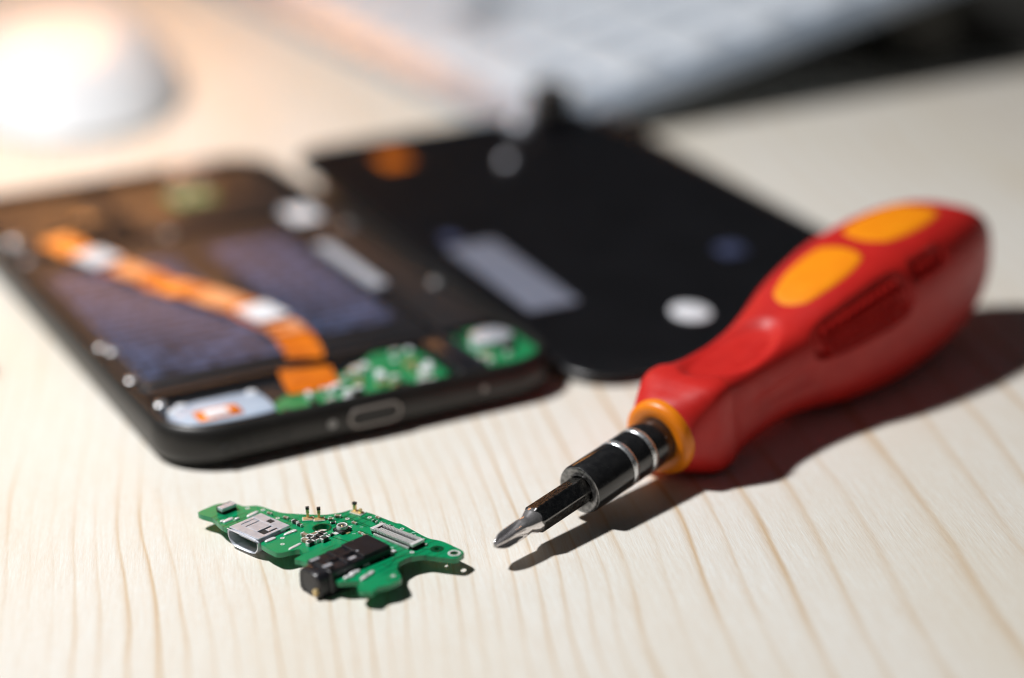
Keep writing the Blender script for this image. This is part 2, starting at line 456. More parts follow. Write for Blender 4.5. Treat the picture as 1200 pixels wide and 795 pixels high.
HT = [39.4, 40.2, 41.5, 43, 44.6, 46, 47.6, 49.2, 51, 54, 59, 64, 67, 73, 79, 85, 91, 97, 103, 109, 114, 120, 124, 128, 131, 133, 133.9]
HR = [6.0, 6.35, 6.75, 7.25, 7.65, 7.75, 7.7, 7.35, 7.05, 6.85, 6.8, 7.1, 7.5, 8.85, 10.45, 11.4, 12.05, 12.3, 12.25, 11.9, 11.35, 10.25, 9.1, 7.4, 5.5, 3.2, 1.6]
HN = [2.2, 2.5, 3.2, 4.2, 5.4, 6.0, 6.0, 5.4, 5.0, 4.6, 4.2, 3.9, 3.7, 3.4, 3.2, 3.2, 3.2, 3.2, 3.2, 3.2, 3.2, 3.2, 3.1, 3.0, 2.7, 2.5, 2.3]
def slot_mask(t_, th):
    a = abs(math.degrees(th))
    def cell(t0, t1, a0, a1):
        u = abs(2 * (t_ - (t0 + t1) / 2) / (t1 - t0)); w = abs(2 * (a - (a0 + a1) / 2) / (a1 - a0))
        k = (u**6 + w**3)**.25
        return 1 - sstep(.80, 1.04, k)
    return max(cell(70.0, 94.0, 42, 80), cell(95.5, 106, 43, 60))
def hr(t_, th, detail=True):
    R_ = interp(HT, HR, t_); n = interp(HT, HN, t_)
    r = R_ * (abs(math.cos(th))**n + abs(math.sin(th))**n)**(-1 / n)
    if detail:
        a = math.degrees(th); a = (a + 180) % 360 - 180
        # thumb dish on the saddle, top and bottom
        for c0 in (0, 180):
            aa = a - c0; aa = (aa + 180) % 360 - 180
            e = math.hypot((t_ - 58.0) / 12.0, aa / 43)
            r -= .95 * (1 - sstep(.78, 1.02, e))
        r -= 1.1 * slot_mask(t_, math.radians(a))
        # low shoulder line between top and side
        e2 = abs(abs(a) - 90)
        r -= .35 * sstep(52, 58, t_) * (1 - sstep(118, 128, t_)) * (1 - sstep(8, 14, e2)) * (0 if 70 < t_ < 112 else 1) * .6
    return r
def hp(t_, th, off=0.0):
    r = hr(t_, th) + off
    return (t_, -r * math.sin(th), r * math.cos(th))
stations = [39.4 + (133.9 - 39.4) * i / 230 for i in range(231)]
NA = 144
loops = [[hp(s, -2 * math.pi * k / NA) for k in range(NA)] for s in stations]
mobj('handle', rings(loops), M['red'], sd, smooth=60)

def pad(name, t0, t1, half, mtl):
    """rubber inlay following the grip surface"""
    nu, nv = 30, 22; grid = []; tc_, tl = (t0 + t1) / 2, (t1 - t0) / 2
    top = []
    for i in range(nu + 1):
        row = []
        for j in range(nv + 1):
            u, w = -1 + 2 * i / nu, -1 + 2 * j / nv
            # square to squircle
            uu_ = u * math.sqrt(1 - w * w * .42); ww = w * math.sqrt(1 - u * u * .42)
            edge = max(abs(u), abs(w))
            off = .22 - .42 * sstep(.82, 1.0, edge)
            row.append(hp(tc_ + tl * uu_, math.radians(half * ww), off))
        top.append(row)
    V = [p for r_ in top for p in r_]; F = []
    for i in range(nu):
        for j in range(nv):
            a = i * (nv + 1) + j; F.append((a, a + 1, a + nv + 2, a + nv + 1))
    return mobj(name, (V, F), mtl, sd, smooth=60)
pad('grip_inlay', 72.6, 93.2, 27, M['yellow'])
pad('grip_inlay', 95.0, 118.4, 28, M['yellow'])
# rows of small ribs inside the side slots
V = ([], [], [])
parts = []
for side in (1, -1):
    for row, a0 in enumerate((50, 58, 67, 75)):
        k = 73.6 + (row % 2) * .5
        while k < (104.0 if row < 2 else 91.5):
            th = math.radians(side * a0); p0 = Vector(hp(k, th, .05))
            nrm = Vector((0, -math.sin(th), math.cos(th))); tx = Vector((1, 0, 0)); ty = nrm.cross(tx)
            mm = Matrix((tx, ty, nrm)).transposed().to_4x4(); mm.translation = p0
            b_ = rings([[(-.62, -.62, -.5), (.62, -.62, -.5), (.62, .62, -.5), (-.62, .62, -.5)],
                        [(-.36, -.4, 1.0), (.36, -.4, 1.0), (.36, .4, 1.0), (-.36, .4, 1.0)]])
            if not (row == 3 and k > 90 or 92.5 < k < 97): parts.append(move(b_, mat=mm))
            k += 1.75
ro = mobj('grip_ribs', join(*parts), M['red'], sd, smooth=0); ro['kind'] = 'stuff'
# orange collar ring
mobj('collar_ring', lathe([(3.9, 37.9), (5.0, 37.75), (5.7, 37.95), (6.1, 38.5), (6.2, 39.2), (6.15, 40.0), (5.9, 40.6), (3.9, 40.7)], 64, 'x'), M['orange_ring'], sd, smooth=50)
# black collar with its grooves
prof = [(2.15, 24.0), (2.15, 19.6), (2.5, 19.35), (3.35, 19.2), (3.72, 19.25), (3.9, 19.6)]
for b0 in (27.6, 32.3): prof += [(3.9, b0), (3.82, b0 + .06), (3.82, b0 + 1.24), (3.9, b0 + 1.3)]
prof += [(3.9, 40.0)]
co = mobj('bit_holder', lathe(prof, 72, 'x'), M['black_chrome'], sd, smooth=35)
for b0 in (27.6, 32.3):
    bb = mobj('band', lathe([(3.80, b0 + .05), (3.93, b0 + .12), (3.95, b0 + .65), (3.93, b0 + 1.18), (3.80, b0 + 1.25)], 72, 'x'), M['silver'], sd, smooth=60); bb.parent = co
fr_ = mobj('front_face', lathe([(2.1, 19.55), (2.55, 19.22), (3.3, 19.10), (3.66, 19.13), (3.78, 19.24)], 72, 'x'), M['steel_dark'], sd, smooth=60); fr_.parent = co
# bit: hexagonal shank, waist, crosshead point
def hexloop(x, r, rot=0.0, n=24, rnd_=0.0):
    out = []
    for i in range(n):
        a = 2 * math.pi * i / n
        k = (a - rot) % (math.pi / 3) - math.pi / 6
        rr = r * math.cos(math.pi / 6) / math.cos(k)
        rr = rr * (1 - rnd_) + r * .93 * rnd_
        out.append((x, rr * math.cos(a), rr * math.sin(a)))
    return out
hrot = R(-12)
def hexpts(x, r):
    return [(x, r * math.cos(hrot + math.pi / 3 * i), r * math.sin(hrot + math.pi / 3 * i)) for i in range(6)]
bitb = mobj('bit_shank', rings([hexpts(8.2, 1.95), hexpts(8.8, 2.28), hexpts(24.5, 2.28)]), M['bit'], sd, smooth=0, bevel=.2, seg=3)
def cross_loop(x, r, depth, n=72):
    out = []
    for i in range(n):
        a = 2 * math.pi * i / n
        k = abs(((a + R(38)) % (math.pi / 2)) - math.pi / 4) / (math.pi / 4)   # 1 on the wings, 0 in the flutes
        w = sstep(.38, .80, k)
        out.append((x, (r - depth * r * (1 - w)) * math.cos(a), (r - depth * r * (1 - w)) * math.sin(a)))
    return out
tip = [cross_loop(0.0, .36, .40), cross_loop(.12, .50, .46), cross_loop(.6, .80, .58), cross_loop(1.3, 1.12, .62), cross_loop(1.9, 1.30, .62),
       cross_loop(3.2, 1.38, .54), cross_loop(4.8, 1.42, .36), cross_loop(5.7, 1.42, .10), cross_loop(6.1, 1.38, 0), cross_loop(6.8, 1.34, 0),
       cross_loop(7.1, 1.40, 0), cross_loop(8.0, 1.85, 0), cross_loop(8.35, 1.95, 0), cross_loop(8.9, 1.95, 0)]
tp = mobj('bit_tip', rings(tip), M['chrome'], sd, smooth=40); tp.parent = bitb

# ------------------------------------------------------------------ small green circuit board
ZB = 2.6                                     # top of the board
pcb = thing('circuit_board', 'small green charging circuit board with metal port and black audio socket lying on the table', 'circuit board', (-28, -86, 0))
OUT = [(-20.4, 10.4), (-17.5, 13.4), (-14.6, 12.9), (-13.4, 11.9), (-11.3, 12.2), (-7.6, 9.2), (-4.1, 8.5), (-1.0, 8.0), (1.7, 8.7), (2.9, 9.6), (5.7, 8.4), (10.0, 4.3), (10.6, 4.3), (14.7, -1.0), (17.0, -2.1), (20.4, -5.9), (18.9, -8.0), (16.5, -7.2), (14.1, -6.3), (11.9, -7.1), (10.7, -8.7), (10.6, -10.4), (11.5, -13.5), (10.0, -15.1), (8.1, -15.8), (7.4, -17.4), (5.8, -16.9), (5.2, -15.2), (5.8, -13.9), (4.5, -13.8), (2.5, -13.9), (1.7, -12.4), (-3.2, -6.8), (-4.4, -6.4), (-3.0, -4.7), (-3.8, -3.0), (-6.8, -4.4), (-8.5, -2.6), (-9.7, -1.0), (-9.2, 0.6), (-13.2, 4.6), (-15.2, 4.5), (-16.2, 5.6), (-17.6, 8.2), (-19.5, 9.4)]
outl = chaikin(OUT, 2, .16)
plate('board', outl, [circle(-1.0, 3.6, 1.15), circle(16.2, -4.6, .42), circle(18.7, -6.15, .62)], ZB - .8, ZB, M['pcb'], pcb, M['pcb_edge'])
# lower lip of the board in front of the port
lip = chaikin([(-9.4, -2.0), (-4.3, 2.0), (-2.6, -2.2), (-4.2, -6.4), (-6.6, -6.6), (-8.6, -4.2)], 2)
AX = R(-44)                                   # port width runs along this direction
ux, uy = Vector((math.cos(AX), math.sin(AX), 0)), Vector((-math.sin(AX), math.cos(AX), 0))
# annular pads
def ring_pad(name, x, y, r0, r1, m_, h=.05):
    return mobj(name, rings([[(x + r0 * math.cos(2*math.pi*i/28), y + r0 * math.sin(2*math.pi*i/28), ZB + .004) for i in range(28)],
                             [(x + r0 * math.cos(2*math.pi*i/28), y + r0 * math.sin(2*math.pi*i/28), ZB + h) for i in range(28)],
                             [(x + r1 * math.cos(2*math.pi*i/28), y + r1 * math.sin(2*math.pi*i/28), ZB + h) for i in range(28)],
                             [(x + r1 * math.cos(2*math.pi*i/28), y + r1 * math.sin(2*math.pi*i/28), ZB + .004) for i in range(28)]], False, False), m_, pcb)
M['mask_dark'] = mat('dark_green_mask', (0.0, 0.065, 0.022), .35, coat=.2)
ring_pad('hole_ring', -1.0, 3.6, 1.16, 1.45, M['mask_dark'])
ring_pad('hole_ring', 16.2, -4.6, .44, 1.0, M['mask_dark'])
ring_pad('hole_ring', 18.7, -6.15, .64, .95, M['solder'])
# micro USB socket
def at_port(vf): return move(vf, mat=Matrix.Translation((-12.55, 1.35, 0)) @ Matrix.Rotation(AX, 4, 'Z'))
# local: x across (7.0 wide), y = into the board, z up; mouth at y = 0
def dshape(s, z0=.45, z1=3.05):
    w0, w1 = 3.45 * s, 2.45 * s
    zc = (z0 + z1) / 2; hz = (z1 - z0) / 2 * (1 - (1 - s) * 1.6)
    pts = [(-w1, zc - hz), (w1, zc - hz), (w0, zc - hz * .1), (w0, zc + hz), (-w0, zc + hz), (-w0, zc - hz * .1)]
    return chaikin(pts, 2, .2)
ob, ib = dshape(1.0), dshape(.935)
n_ = len(ob)
sh = rings([[(x, 5.4, z) for x, z in ib], [(x, .05, z) for x, z in ib], [(x, -.04, z) for x, z in dshape(.97)], [(x, .05, z) for x, z in ob], [(x, 5.5, z) for x, z in ob]], True, True)
usb = mobj('usb_socket', at_port(sh), M['shell'], pcb, smooth=40)
flare = at_port(join(box(-3.3, 3.3, -.22, .02, 3.0, 3.12)))
mobj('lip', flare, M['shell'], usb, smooth=0, bevel=.05)
mobj('tongue', at_port(box(-1.9, 1.9, .9, 5.2, 1.95, 2.45)), M['pale_blue'], usb, smooth=0, bevel=.05)
mobj('tongue_contact', at_port(join(*[box(-1.5 + .65 * i, -1.2 + .65 * i, 1.0, 5, 1.86, 1.96) for i in range(5)])), M['gold'], usb, smooth=0)
# top plate with cut-outs showing dark openings
mobj('top_plate', at_port(join(box(-3.3, 3.3, .3, 1.9, 3.052, 3.2), box(-1.3, 1.2, 1.9, 4.6, 3.052, 3.2), box(-3.3, 3.3, 4.6, 6.4, 2.7, 3.2),
      box(-3.3, -2.6, 1.9, 4.6, 3.052, 3.18), box(2.7, 3.3, 1.9, 4.6, 3.052, 3.18))), M['shell'], usb, smooth=0, bevel=.05)
for x0, x1, y0, y1 in ((-2.55, -1.35, 2.0, 4.5), (1.25, 2.65, 2.0, 4.5), (-.5, .6, 5.0, 5.9)):
    z_ = 3.205 if y0 > 4.9 else 3.056
    mobj('slot', at_port(box(x0, x1, y0, y1, z_ - .003, z_ + .01)), M['dark_gap'], usb, smooth=0)
mobj('spring_tab', at_port(move(box(-.45, .45, -1.3, 1.3, 0, .12), (-1.95, 3.2, 3.08), 0)), M['shell'], usb, smooth=0, bevel=.03)
mobj('spring_tab', at_port(move(box(-.4, .4, -.8, .8, 0, .12), (2.0, 3.9, 3.08), 0)), M['shell'], usb, smooth=0, bevel=.03)

def cap(x, y, l, w, h, rot, body, name='capacitor', term=True):
    r = mobj(name, box(-l / 2, l / 2, -w / 2, w / 2, 0, h), body, pcb, smooth=0, bevel=.05, loc=(x, y, ZB + .003), rotz=rot)
    if term:
        for s in (-1, 1):
            mobj('terminal', box(s * l / 2 - l * .17, s * l / 2 + l * .05, -w / 2 - .03, w / 2 + .03, -.001, h + .03), M['solder'], r, smooth=0, bevel=.05)
    return r
def solder(x, y, l, w, rot, h=.18):
    return mobj('solder_pad', prism(chaikin([(-l/2, -w/2), (l/2, -w/2), (l/2, w/2), (-l/2, w/2)], 2), 0, h, .12), M['solder'], pcb, loc=(x, y, ZB + .003), rotz=rot, smooth=50)

# side push component on the left wing
sw = mobj('chip', box(-1.35, 1.35, -.75, .75, 0, .9), M['chip'], pcb, smooth=0, bevel=.06, loc=(-15.9, 10.7, ZB + .003), rotz=R(43))
mobj('metal_cover', box(-1.38, 1.38, -.78, .45, .42, .96), M['shell'], sw, smooth=0, bevel=.08)
solder(-15.3, 7.2, 2.0, .8, R(48)); solder(-11.8, 9.0, 2.3, .8, R(50)); solder(-8.3, .1, 2.0, .8, R(44)); solder(-5.6, 2.3, 2.4, .7, R(46))
for (x, y) in ((-16.1, 6.9), (-5.0, 2.6), (-14.0, 7.6)): solder(x, y, .8, .5, R(40), .22)
# raised board tracks / courtyard marks
cap(-5.0, 5.3, 1.0, .55, .5, R(-42), M['chip'])
cap(-4.3, 4.4, .8, .45, .4, R(-42), M['chip'])
# group of capacitors between port and socket
for i, (x, y) in enumerate(((-3.2, .7), (-2.4, -.1), (-1.6, -.9), (-1.9, .9), (-1.1, .1), (-.2, -.7), (-3.0, -1.1), (-2.2, -1.9), (-.6, 1.0))):
    cap(x, y, 1.15, .6, .55, R(46 if i % 2 else -44), M['chip'] if i % 3 else M['ceramic'])
solder(-4.5, -2.3, 2.6, .6, R(50), .12)
for (x, y, r_) in ((-6.6, 7.2, -30), (-9.2, 8.9, -30), (.6, 4.9, 10), (3.8, 4.6, -43), (4.9, 1.1, -43), (5.6, .3, -43), (.6, .9, 46), (9.6, -5.0, 40), (14.4, -3.2, -43), (7.2, 6.2, -43)):
    cap(x, y, .7, .38, .3, R(r_), M['chip'] if r_ > 0 else M['ceramic'])
for (x, y) in ((-12.8, 11.2), (-10.4, 10.4), (-7.9, 7.4), (2.6, 6.4), (5.9, 6.6), (10.9, 2.4), (8.4, -6.9), (10.2, -12.6), (12.6, -5.4), (-6.4, -1.4), (-6.6, .6)):
    mobj('via_pad', lathe([(.34, 0), (.34, .04), (.16, .05), (.14, .01)], 14), M['solder'], pcb, loc=(x, y, ZB + .003))
# gold spring contacts standing on the back edge
for x, y in ((-3.3, 6.7), (-1.6, 6.4)):
    c_ = mobj('spring_contact', join(box(-.75, .75, -.5, .45, 0, .22), box(-.2, .2, .2, .45, .2, 1.0), box(-.25, .25, .1, .55, .9, 1.85)), M['gold'], pcb, smooth=0, bevel=.06, loc=(x, y, ZB + .003), rotz=R(6))
    mobj('contact_base', box(-.85, .85, -.62, .6, 0, .12), M['solder'], c_, smooth=0)
    mobj('contact_tip', box(-.28, .28, .05, .6, 1.5, 1.9), M['chip'], c_, smooth=0, bevel=.05)
c_ = mobj('spring_contact', join(box(-.9, .9, -.5, .5, 0, .3), box(-.8, -.3, -.1, .3, .3, 1.6), box(.3, .75, -.2, .3, .3, .8)), M['gold'], pcb, smooth=0, bevel=.06, loc=(4.0, 8.3, ZB + .003), rotz=R(-35))
mobj('contact_base', box(-1.1, 1.1, -.65, .65, 0, .14), M['solder'], c_, smooth=0)
mobj('contact_tip', box(-.86, -.25, -.15, .35, 1.25, 1.65), M['chip'], c_, smooth=0, bevel=.05)
cap(1.2, 7.0, .8, .45, .4, R(-10), M['ceramic']); cap(.2, 6.1, .7, .4, .35, R(5), M['ceramic'])
# coaxial aerial socket
cx = mobj('aerial_socket', box(-1.0, 1.0, -1.0, 1.0, 0, .45), M['chip'], pcb, smooth=0, bevel=.06, loc=(2.1, 2.4, ZB + .003), rotz=R(46))
mobj('socket_ring', lathe([(.62, .46), (.62, .95), (.78, 1.0), (.84, .9), (.84, .46)], 28), M['solder'], cx)
mobj('socket_pin', lathe([(.16, .46), (.16, .85), (.05, .92)], 12, cap1=True), M['gold'], cx)
for sx in (-1, 1): mobj('socket_foot', box(sx * 1.25 - .35, sx * 1.25 + .35, -.4, .4, 0, .12), M['solder'], cx, smooth=0)
mobj('socket_foot', box(-.35, .35, -1.45, -.95, 0, .12), M['gold'], cx, smooth=0)
# board-to-board connector: black body, two combs of pins
bc = mobj('ribbon_connector', join(box(-4.3, 4.3, -1.15, -.62, 0, .85), box(-4.3, 4.3, .62, 1.15, 0, .85), box(-4.3, -3.7, -1.15, 1.15, 0, .85), box(3.7, 4.3, -1.15, 1.15, 0, .85),
     box(-4.2, 4.2, -1.1, 1.1, 0, .25), box(-3.4, 3.4, -.25, .25, .2, .6)), M['chip'], pcb, smooth=0, bevel=.04, loc=(10.35, -.95, ZB + .003), rotz=R(-43.5))
pins = []
for i in range(24):
    x = -3.55 + i * .309
    pins += [box(x - .085, x + .085, -1.42, -.58, .02, .30), box(x - .085, x + .085, -1.2, -.55, .6, .92), box(x - .085, x + .085, .55, 1.2, .6, .92), box(x - .085, x + .085, .58, 1.42, .02, .30), box(x - .085, x + .085, -.32, .32, .25, .66)]
mobj('pin_row', join(*pins), M['solder'], bc, smooth=0)['kind'] = 'stuff'
for sx in (-1, 1): mobj('end_clip', box(sx * 4.1 - .35, sx * 4.1 + .35, -1.2, 1.2, .5, .93), M['solder'], bc, smooth=0, bevel=.05)
# tiny parts beside the connector and along the traces
for (x, y, r_) in ((8.0, 4.0, -43), (9.3, 2.9, -43), (12.6, -.2, -43), (13.9, -1.6, -43), (6.8, 4.9, -43)):
    cap(x, y, .75, .42, .32, R(r_), M['chip'] if x > 9 else M['mask_dark'])
# raised copper tracks
def track(pts, w=.16):
    V, F = [], []
    for i in range(len(pts) - 1):
        a, b = Vector((*pts[i], 0)), Vector((*pts[i + 1], 0)); t_ = (b - a).normalized(); n = Vector((-t_.y, t_.x, 0)) * w / 2
        a -= t_ * w * .4; b += t_ * w * .4
        q = [a + n, a - n, b - n, b + n]; k = len(V)
        V += [(p.x, p.y, ZB + .002) for p in q] + [(p.x, p.y, ZB + .035) for p in q]
        F += [(k + 4, k + 5, k + 6, k + 7), (k, k + 1, k + 5, k + 4), (k + 1, k + 2, k + 6, k + 5), (k + 2, k + 3, k + 7, k + 6), (k + 3, k, k + 4, k + 7)]
    return V, F
M['trace'] = mat('masked_track', (0.004, 0.115, 0.036), .28, coat=.3)
for pts in ([(1.6, 7.2), (3.4, 5.6), (5.6, 3.4)], [(2.2, 7.2), (4.0, 5.6), (6.0, 3.6)], [(4.4, 7.0), (6.6, 5.0), (7.4, 3.4)], [(5.2, 7.2), (8.2, 4.6)], [(-.4, 1.2), (2.2, -.6), (4.6, -2.4)],
            [(4.8, 2.2), (6.6, .4)], [(4.2, 2.0), (6.2, 0.0), (6.4, -1.6)], [(12.0, -4.6), (14.2, -4.4), (15.1, -4.6)], [(-8.8, 8.4), (-6.6, 6.8), (-5.6, 6.0)], [(-7.2, 8.0), (-5.0, 6.6)], [(12.6, -6.0), (10.4, -7.2), (9.4, -9.4)]):
    mobj('track', track(pts), M['trace'], pcb, smooth=0)
mobj('silkscreen_mark', join(*[box(x, x + .5, y, y + .1, ZB + .004, ZB + .02) for x, y in ((-.3, 7.3), (3.0, 3.9), (3.6, 1.2), (4.6, 3.4), (9.4, -3.6), (12.4, 1.0))]), M['white_label'], pcb, smooth=0)
# audio socket: long black housing across the front, dropping over the edge
JA = R(42)                                     # its length runs along this direction
JM = Matrix.Translation((3.0, -8.3, 0)) @ Matrix.Rotation(JA, 4, 'Z')
def at_jack(vf): return move(vf, mat=JM)
# local x: -7.2 (open nose, towards lower left) .. +6.6 (back);  y: -3..3
jack = mobj('audio_socket', at_jack(join(prism(rrect(-4.6, 6.6, -2.75, 2.75, .3, 3), .15, 3.9), )), M['black_plastic'], pcb, smooth=30, bevel=.22)
nose = []
for x, s in ((-6.3, .90), (-6.0, 1.0), (-4.5, 1.0)):
    nose.append([(x, p[0] * s, 2.0 + (p[1] - 2.0) * s) for p in chaikin([(-2.3, .1), (2.3, .1), (2.5, .5), (2.5, 2.9), (1.7, 3.7), (-1.7, 3.7), (-2.5, 2.9), (-2.5, .5)], 1, .12)])
mobj('nose', at_jack(rings(nose[::-1])), M['black_plastic'], jack, smooth=30)
mobj('bore', at_jack(move(lathe([(1.85, -6.32), (1.75, -6.35), (1.7, -6.2), (1.7, -6.25)], 32, 'x', cap1=True), (0, 0, 1.95))), M['dark_gap'], jack)
for x0, x1, y0, y1, zt in ((-4.3, -3.3, -2.3, 2.3, 4.16), (-1.2, -.3, -2.4, 2.6, 4.1), (-3.0, 2.2, -.45, .45, 4.14), (1.6, 6.4, -2.6, 2.6, 4.2)):
    mobj('housing_rib', at_jack(box(x0, x1, y0, y1, 3.8, zt)), M['black_plastic'], jack, smooth=0, bevel=.15)
for (x, y) in ((-3.9, 1.6), (-3.8, -1.2), (.2, -1.55)):
    mobj('metal_tab', at_jack(box(x - .75, x + .75, y - .28, y + .28, 4.161 if x < -3 else 3.901, 4.22 if x < -3 else 3.98)), M['shell'], jack, smooth=0, bevel=.02)
mobj('metal_tab', at_jack(box(1.75, 2.1, -.9, -.6, 4.19, 4.26)), M['shell'], jack, smooth=0)
gp = mobj('gold_pin', at_jack(move(lathe([(.05, -6.95), (.34, -6.85), (.42, -6.6), (.36, -6.3), (.36, -5.5)], 16, 'x', cap0=True), (0, -1.7, 1.2))), M['gold'], jack)
mobj('gold_pin', at_jack(move(lathe([(.05, -6.8), (.3, -6.7), (.34, -6.5), (.3, -6.1)], 16, 'x', cap0=True), (0, -1.6, .75))), M['gold'], jack)
# solder legs of the socket
for (x, y, r_) in ((9.6, -5.6, 40), (6.0, -8.9, 40), (4.7, -11.4, 40), (4.0, -12.6, 40), (6.9, -12.0, 60), (6.2, -13.0, 60)):
    solder(x, y, 1.9, .7, R(r_), .3)

# ------------------------------------------------------------------ opened phone
PY = R(26.45)
ph = thing('smartphone', 'opened black smartphone with its battery, orange ribbon cable and green board exposed', 'smartphone', (-54.52, -58.71, 0), PY)
W_, L_ = 72.5, 151.0
def prr(i, z, n=12, r=11.0): return [(x, y, z) for x, y in rrect(i, W_ - i, i, L_ - i, max(1.5, r - i), n)]
fl = [prr(3.2, .05), prr(1.6, .35), prr(.6, 1.1), prr(.1, 2.4), prr(0, 3.8), prr(.12, 5.0), prr(.5, 6.2), prr(1.0, 6.9), prr(1.5, 7.15), prr(1.9, 7.15), prr(2.1, 6.9), prr(2.2, 4.0)]
frame = mobj('frame', rings(fl, False, False), M['phone_black'], ph, smooth=50)
mobj('screen', rings([prr(3.3, 0.01), prr(3.0, .1), prr(2.6, .6), prr(2.6, 1.0)]), M['glass_black'], ph, smooth=30)
mobj('inner_plate', prism(rrect(2.15, W_ - 2.15, 2.15, L_ - 2.15, 8.9), 3.2, 4.4), M['inner_black'], ph, smooth=30)
# bottom edge: port, grille, microphone (front wall faces -y)
def stadium_y(hw, r, n=10):
    o_ = []
    for s, a in ((1, -90), (-1, 90)):
        for i in range(n + 1):
            t_ = R(a + 180 * i / n); o_.append((s * hw + r * math.cos(t_), r * math.sin(t_)))
    return o_
def wall_ring(name, x, z, hw, r0, r1, y, m_, par, dpt=1.6):
    o_ = stadium_y(hw, r1); i_ = stadium_y(hw, r0)
    return mobj(name, rings([[(x + a, y + dpt, z + b) for a, b in i_], [(x + a, y + .05, z + b) for a, b in i_], [(x + a, y, z + b) for a, b in i_],
                             [(x + a, y, z + b) for a, b in o_], [(x + a, y + .4, z + b) for a, b in o_]], True, False), m_, par, smooth=40)
M['port_metal'] = mat('port_steel', (0.26, 0.24, 0.23), .42, .8)
pr = wall_ring('charging_port', 35.3, 3.9, 3.0, 1.30, 1.72, -.14, M['port_metal'], frame)
mobj('port_opening', rings([[(35.3 + a, -.10, 3.9 + b) for a, b in stadium_y(2.95, 1.28)], [(35.3 + a, .25, 3.9 + b) for a, b in stadium_y(2.95, 1.28)]][::-1]), M['dark_gap'], pr, smooth=0)
mobj('port_tongue', box(32.6, 38.0, -.12, .3, 3.7, 4.1), M['chip'], pr, smooth=0)
for i in range(6):
    mobj('speaker_hole', move(rings([[(a, -.02, b) for a, b in circle(0, 0, .75, 16)], [(a, .5, b) for a, b in circle(0, 0, .75, 16)]][::-1]), (9.2 + i * 2.1, -.03, 3.7)), M['dark_gap'], frame, smooth=0)
mobj('screw', move(rings([[(a, 0, b) for a, b in circle(0, 0, .8, 18)], [(a, .5, b) for a, b in circle(0, 0, .8, 18)]][::-1]), (27.6, -.12, 3.9)), M['steel_dark'], frame, smooth=0)
mobj('microphone_hole', move(rings([[(a, 0, b) for a, b in circle(0, 0, .55, 18)], [(a, .5, b) for a, b in circle(0, 0, .55, 18)]][::-1]), (55.4, -.06, 4.2)), M['port_metal'], frame, smooth=0)
# battery
bat = mobj('battery', prism(rrect(3.2, 58.0, 24.5, 103.0, 2.5, 4), 4.4, 6.2, .5), M['inner_black'], ph, smooth=40)
def sheet(name, x0, x1, y0, y1, z, m_, par, r=.6, h=.1, rot=0):
    return mobj(name, prism([(x - (x0 + x1) / 2, y - (y0 + y1) / 2) for x, y in rrect(x0, x1, y0, y1, r, 3)], 0, h, .04), m_, par, loc=((x0 + x1) / 2, (y0 + y1) / 2, z), rotz=rot, smooth=30)
sheet('printed_label', 5.5, 31, 29, 90, 6.21, M['battery_print'], bat)
sheet('printed_label', 38, 55, 34, 92, 6.21, M['battery_print'], bat)
sheet('battery_seam', 3.6, 57.6, 22.2, 24.0, 5.2, M['inner_black'], ph, .3, .6)
# orange ribbon cable over the battery
def ribbon(path, w, z0=.0, thick=.12, wob=.35):
    pts = []
    n = 60
    ds = [0]
    for i in range(1, len(path)): ds.append(ds[-1] + math.dist(path[i][:2], path[i - 1][:2]))
    for k in range(n + 1):
        s = ds[-1] * k / n
        pts.append((interp2(ds, [p[0] for p in path], s), interp2(ds, [p[1] for p in path], s), interp2(ds, [p[2] for p in path], s), s))
    loops = []
    for k, (x, y, z, s) in enumerate(pts):
        a, b = pts[max(0, k - 1)], pts[min(n, k + 1)]
        t_ = Vector((b[0] - a[0], b[1] - a[1], 0)).normalized(); nn = Vector((-t_.y, t_.x, 0))
        zz = z + z0 + wob * .5 * math.sin(s * .42) + wob * .3 * math.sin(s * .9 + 1)
        tl = wob * .22 * math.sin(s * .3 + .6)
        l = nn * w / 2
        loops.append([(x + l.x, y + l.y, zz + tl), (x - l.x, y - l.y, zz - tl), (x - l.x, y - l.y, zz - tl - thick), (x + l.x, y + l.y, zz + tl - thick)])
    return rings(loops)
def interp2(xs, ys, x):
    if x <= xs[0]: return ys[0]
    if x >= xs[-1]: return ys[-1]
    for i in range(len(xs) - 1):
        if xs[i] <= x <= xs[i + 1]: break
    p0, p1, p2, p3 = ys[max(0, i - 1)], ys[i], ys[i + 1], ys[min(len(ys) - 1, i + 2)]
    t_ = (x - xs[i]) / (xs[i + 1] - xs[i])
    return .5 * (2 * p1 + (p2 - p0) * t_ + (2 * p0 - 5 * p1 + 4 * p2 - p3) * t_**2 + (3 * p1 - p0 - 3 * p2 + p3) * t_**3)
rb = mobj('ribbon_cable', ribbon([(12.6, 113, 6.6), (15.0, 104, 6.8), (17.3, 95, 6.9), (24.0, 73, 6.95), (29.0, 60, 6.95), (33.2, 47, 7.0), (34.6, 36, 6.9), (33.6, 27, 6.6), (32.4, 23.9, 6.2)], 6.6, wob=.6), M['kapton'], ph, smooth=50)
mobj('ribbon_cable', ribbon([(31.2, 20.6, 6.0), (30.4, 18, 6.2), (29.4, 13, 6.1), (29.2, 11, 5.8)], 9.0, wob=.12), M['kapton'], ph, smooth=50)
M['ribbon_highlight'] = mat('painted_pink_highlight', (0.82, 0.38, 0.20), .3, noise=(500, (0.80, 0.26, 0.06), .8))  # pink colour paints the shine on the ribbon's wrinkles
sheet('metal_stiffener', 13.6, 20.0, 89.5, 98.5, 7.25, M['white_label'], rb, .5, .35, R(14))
sheet('metal_stiffener', 30.4, 36.8, 42.5, 51.5, 7.3, M['white_label'], rb, .5, .35, R(10))
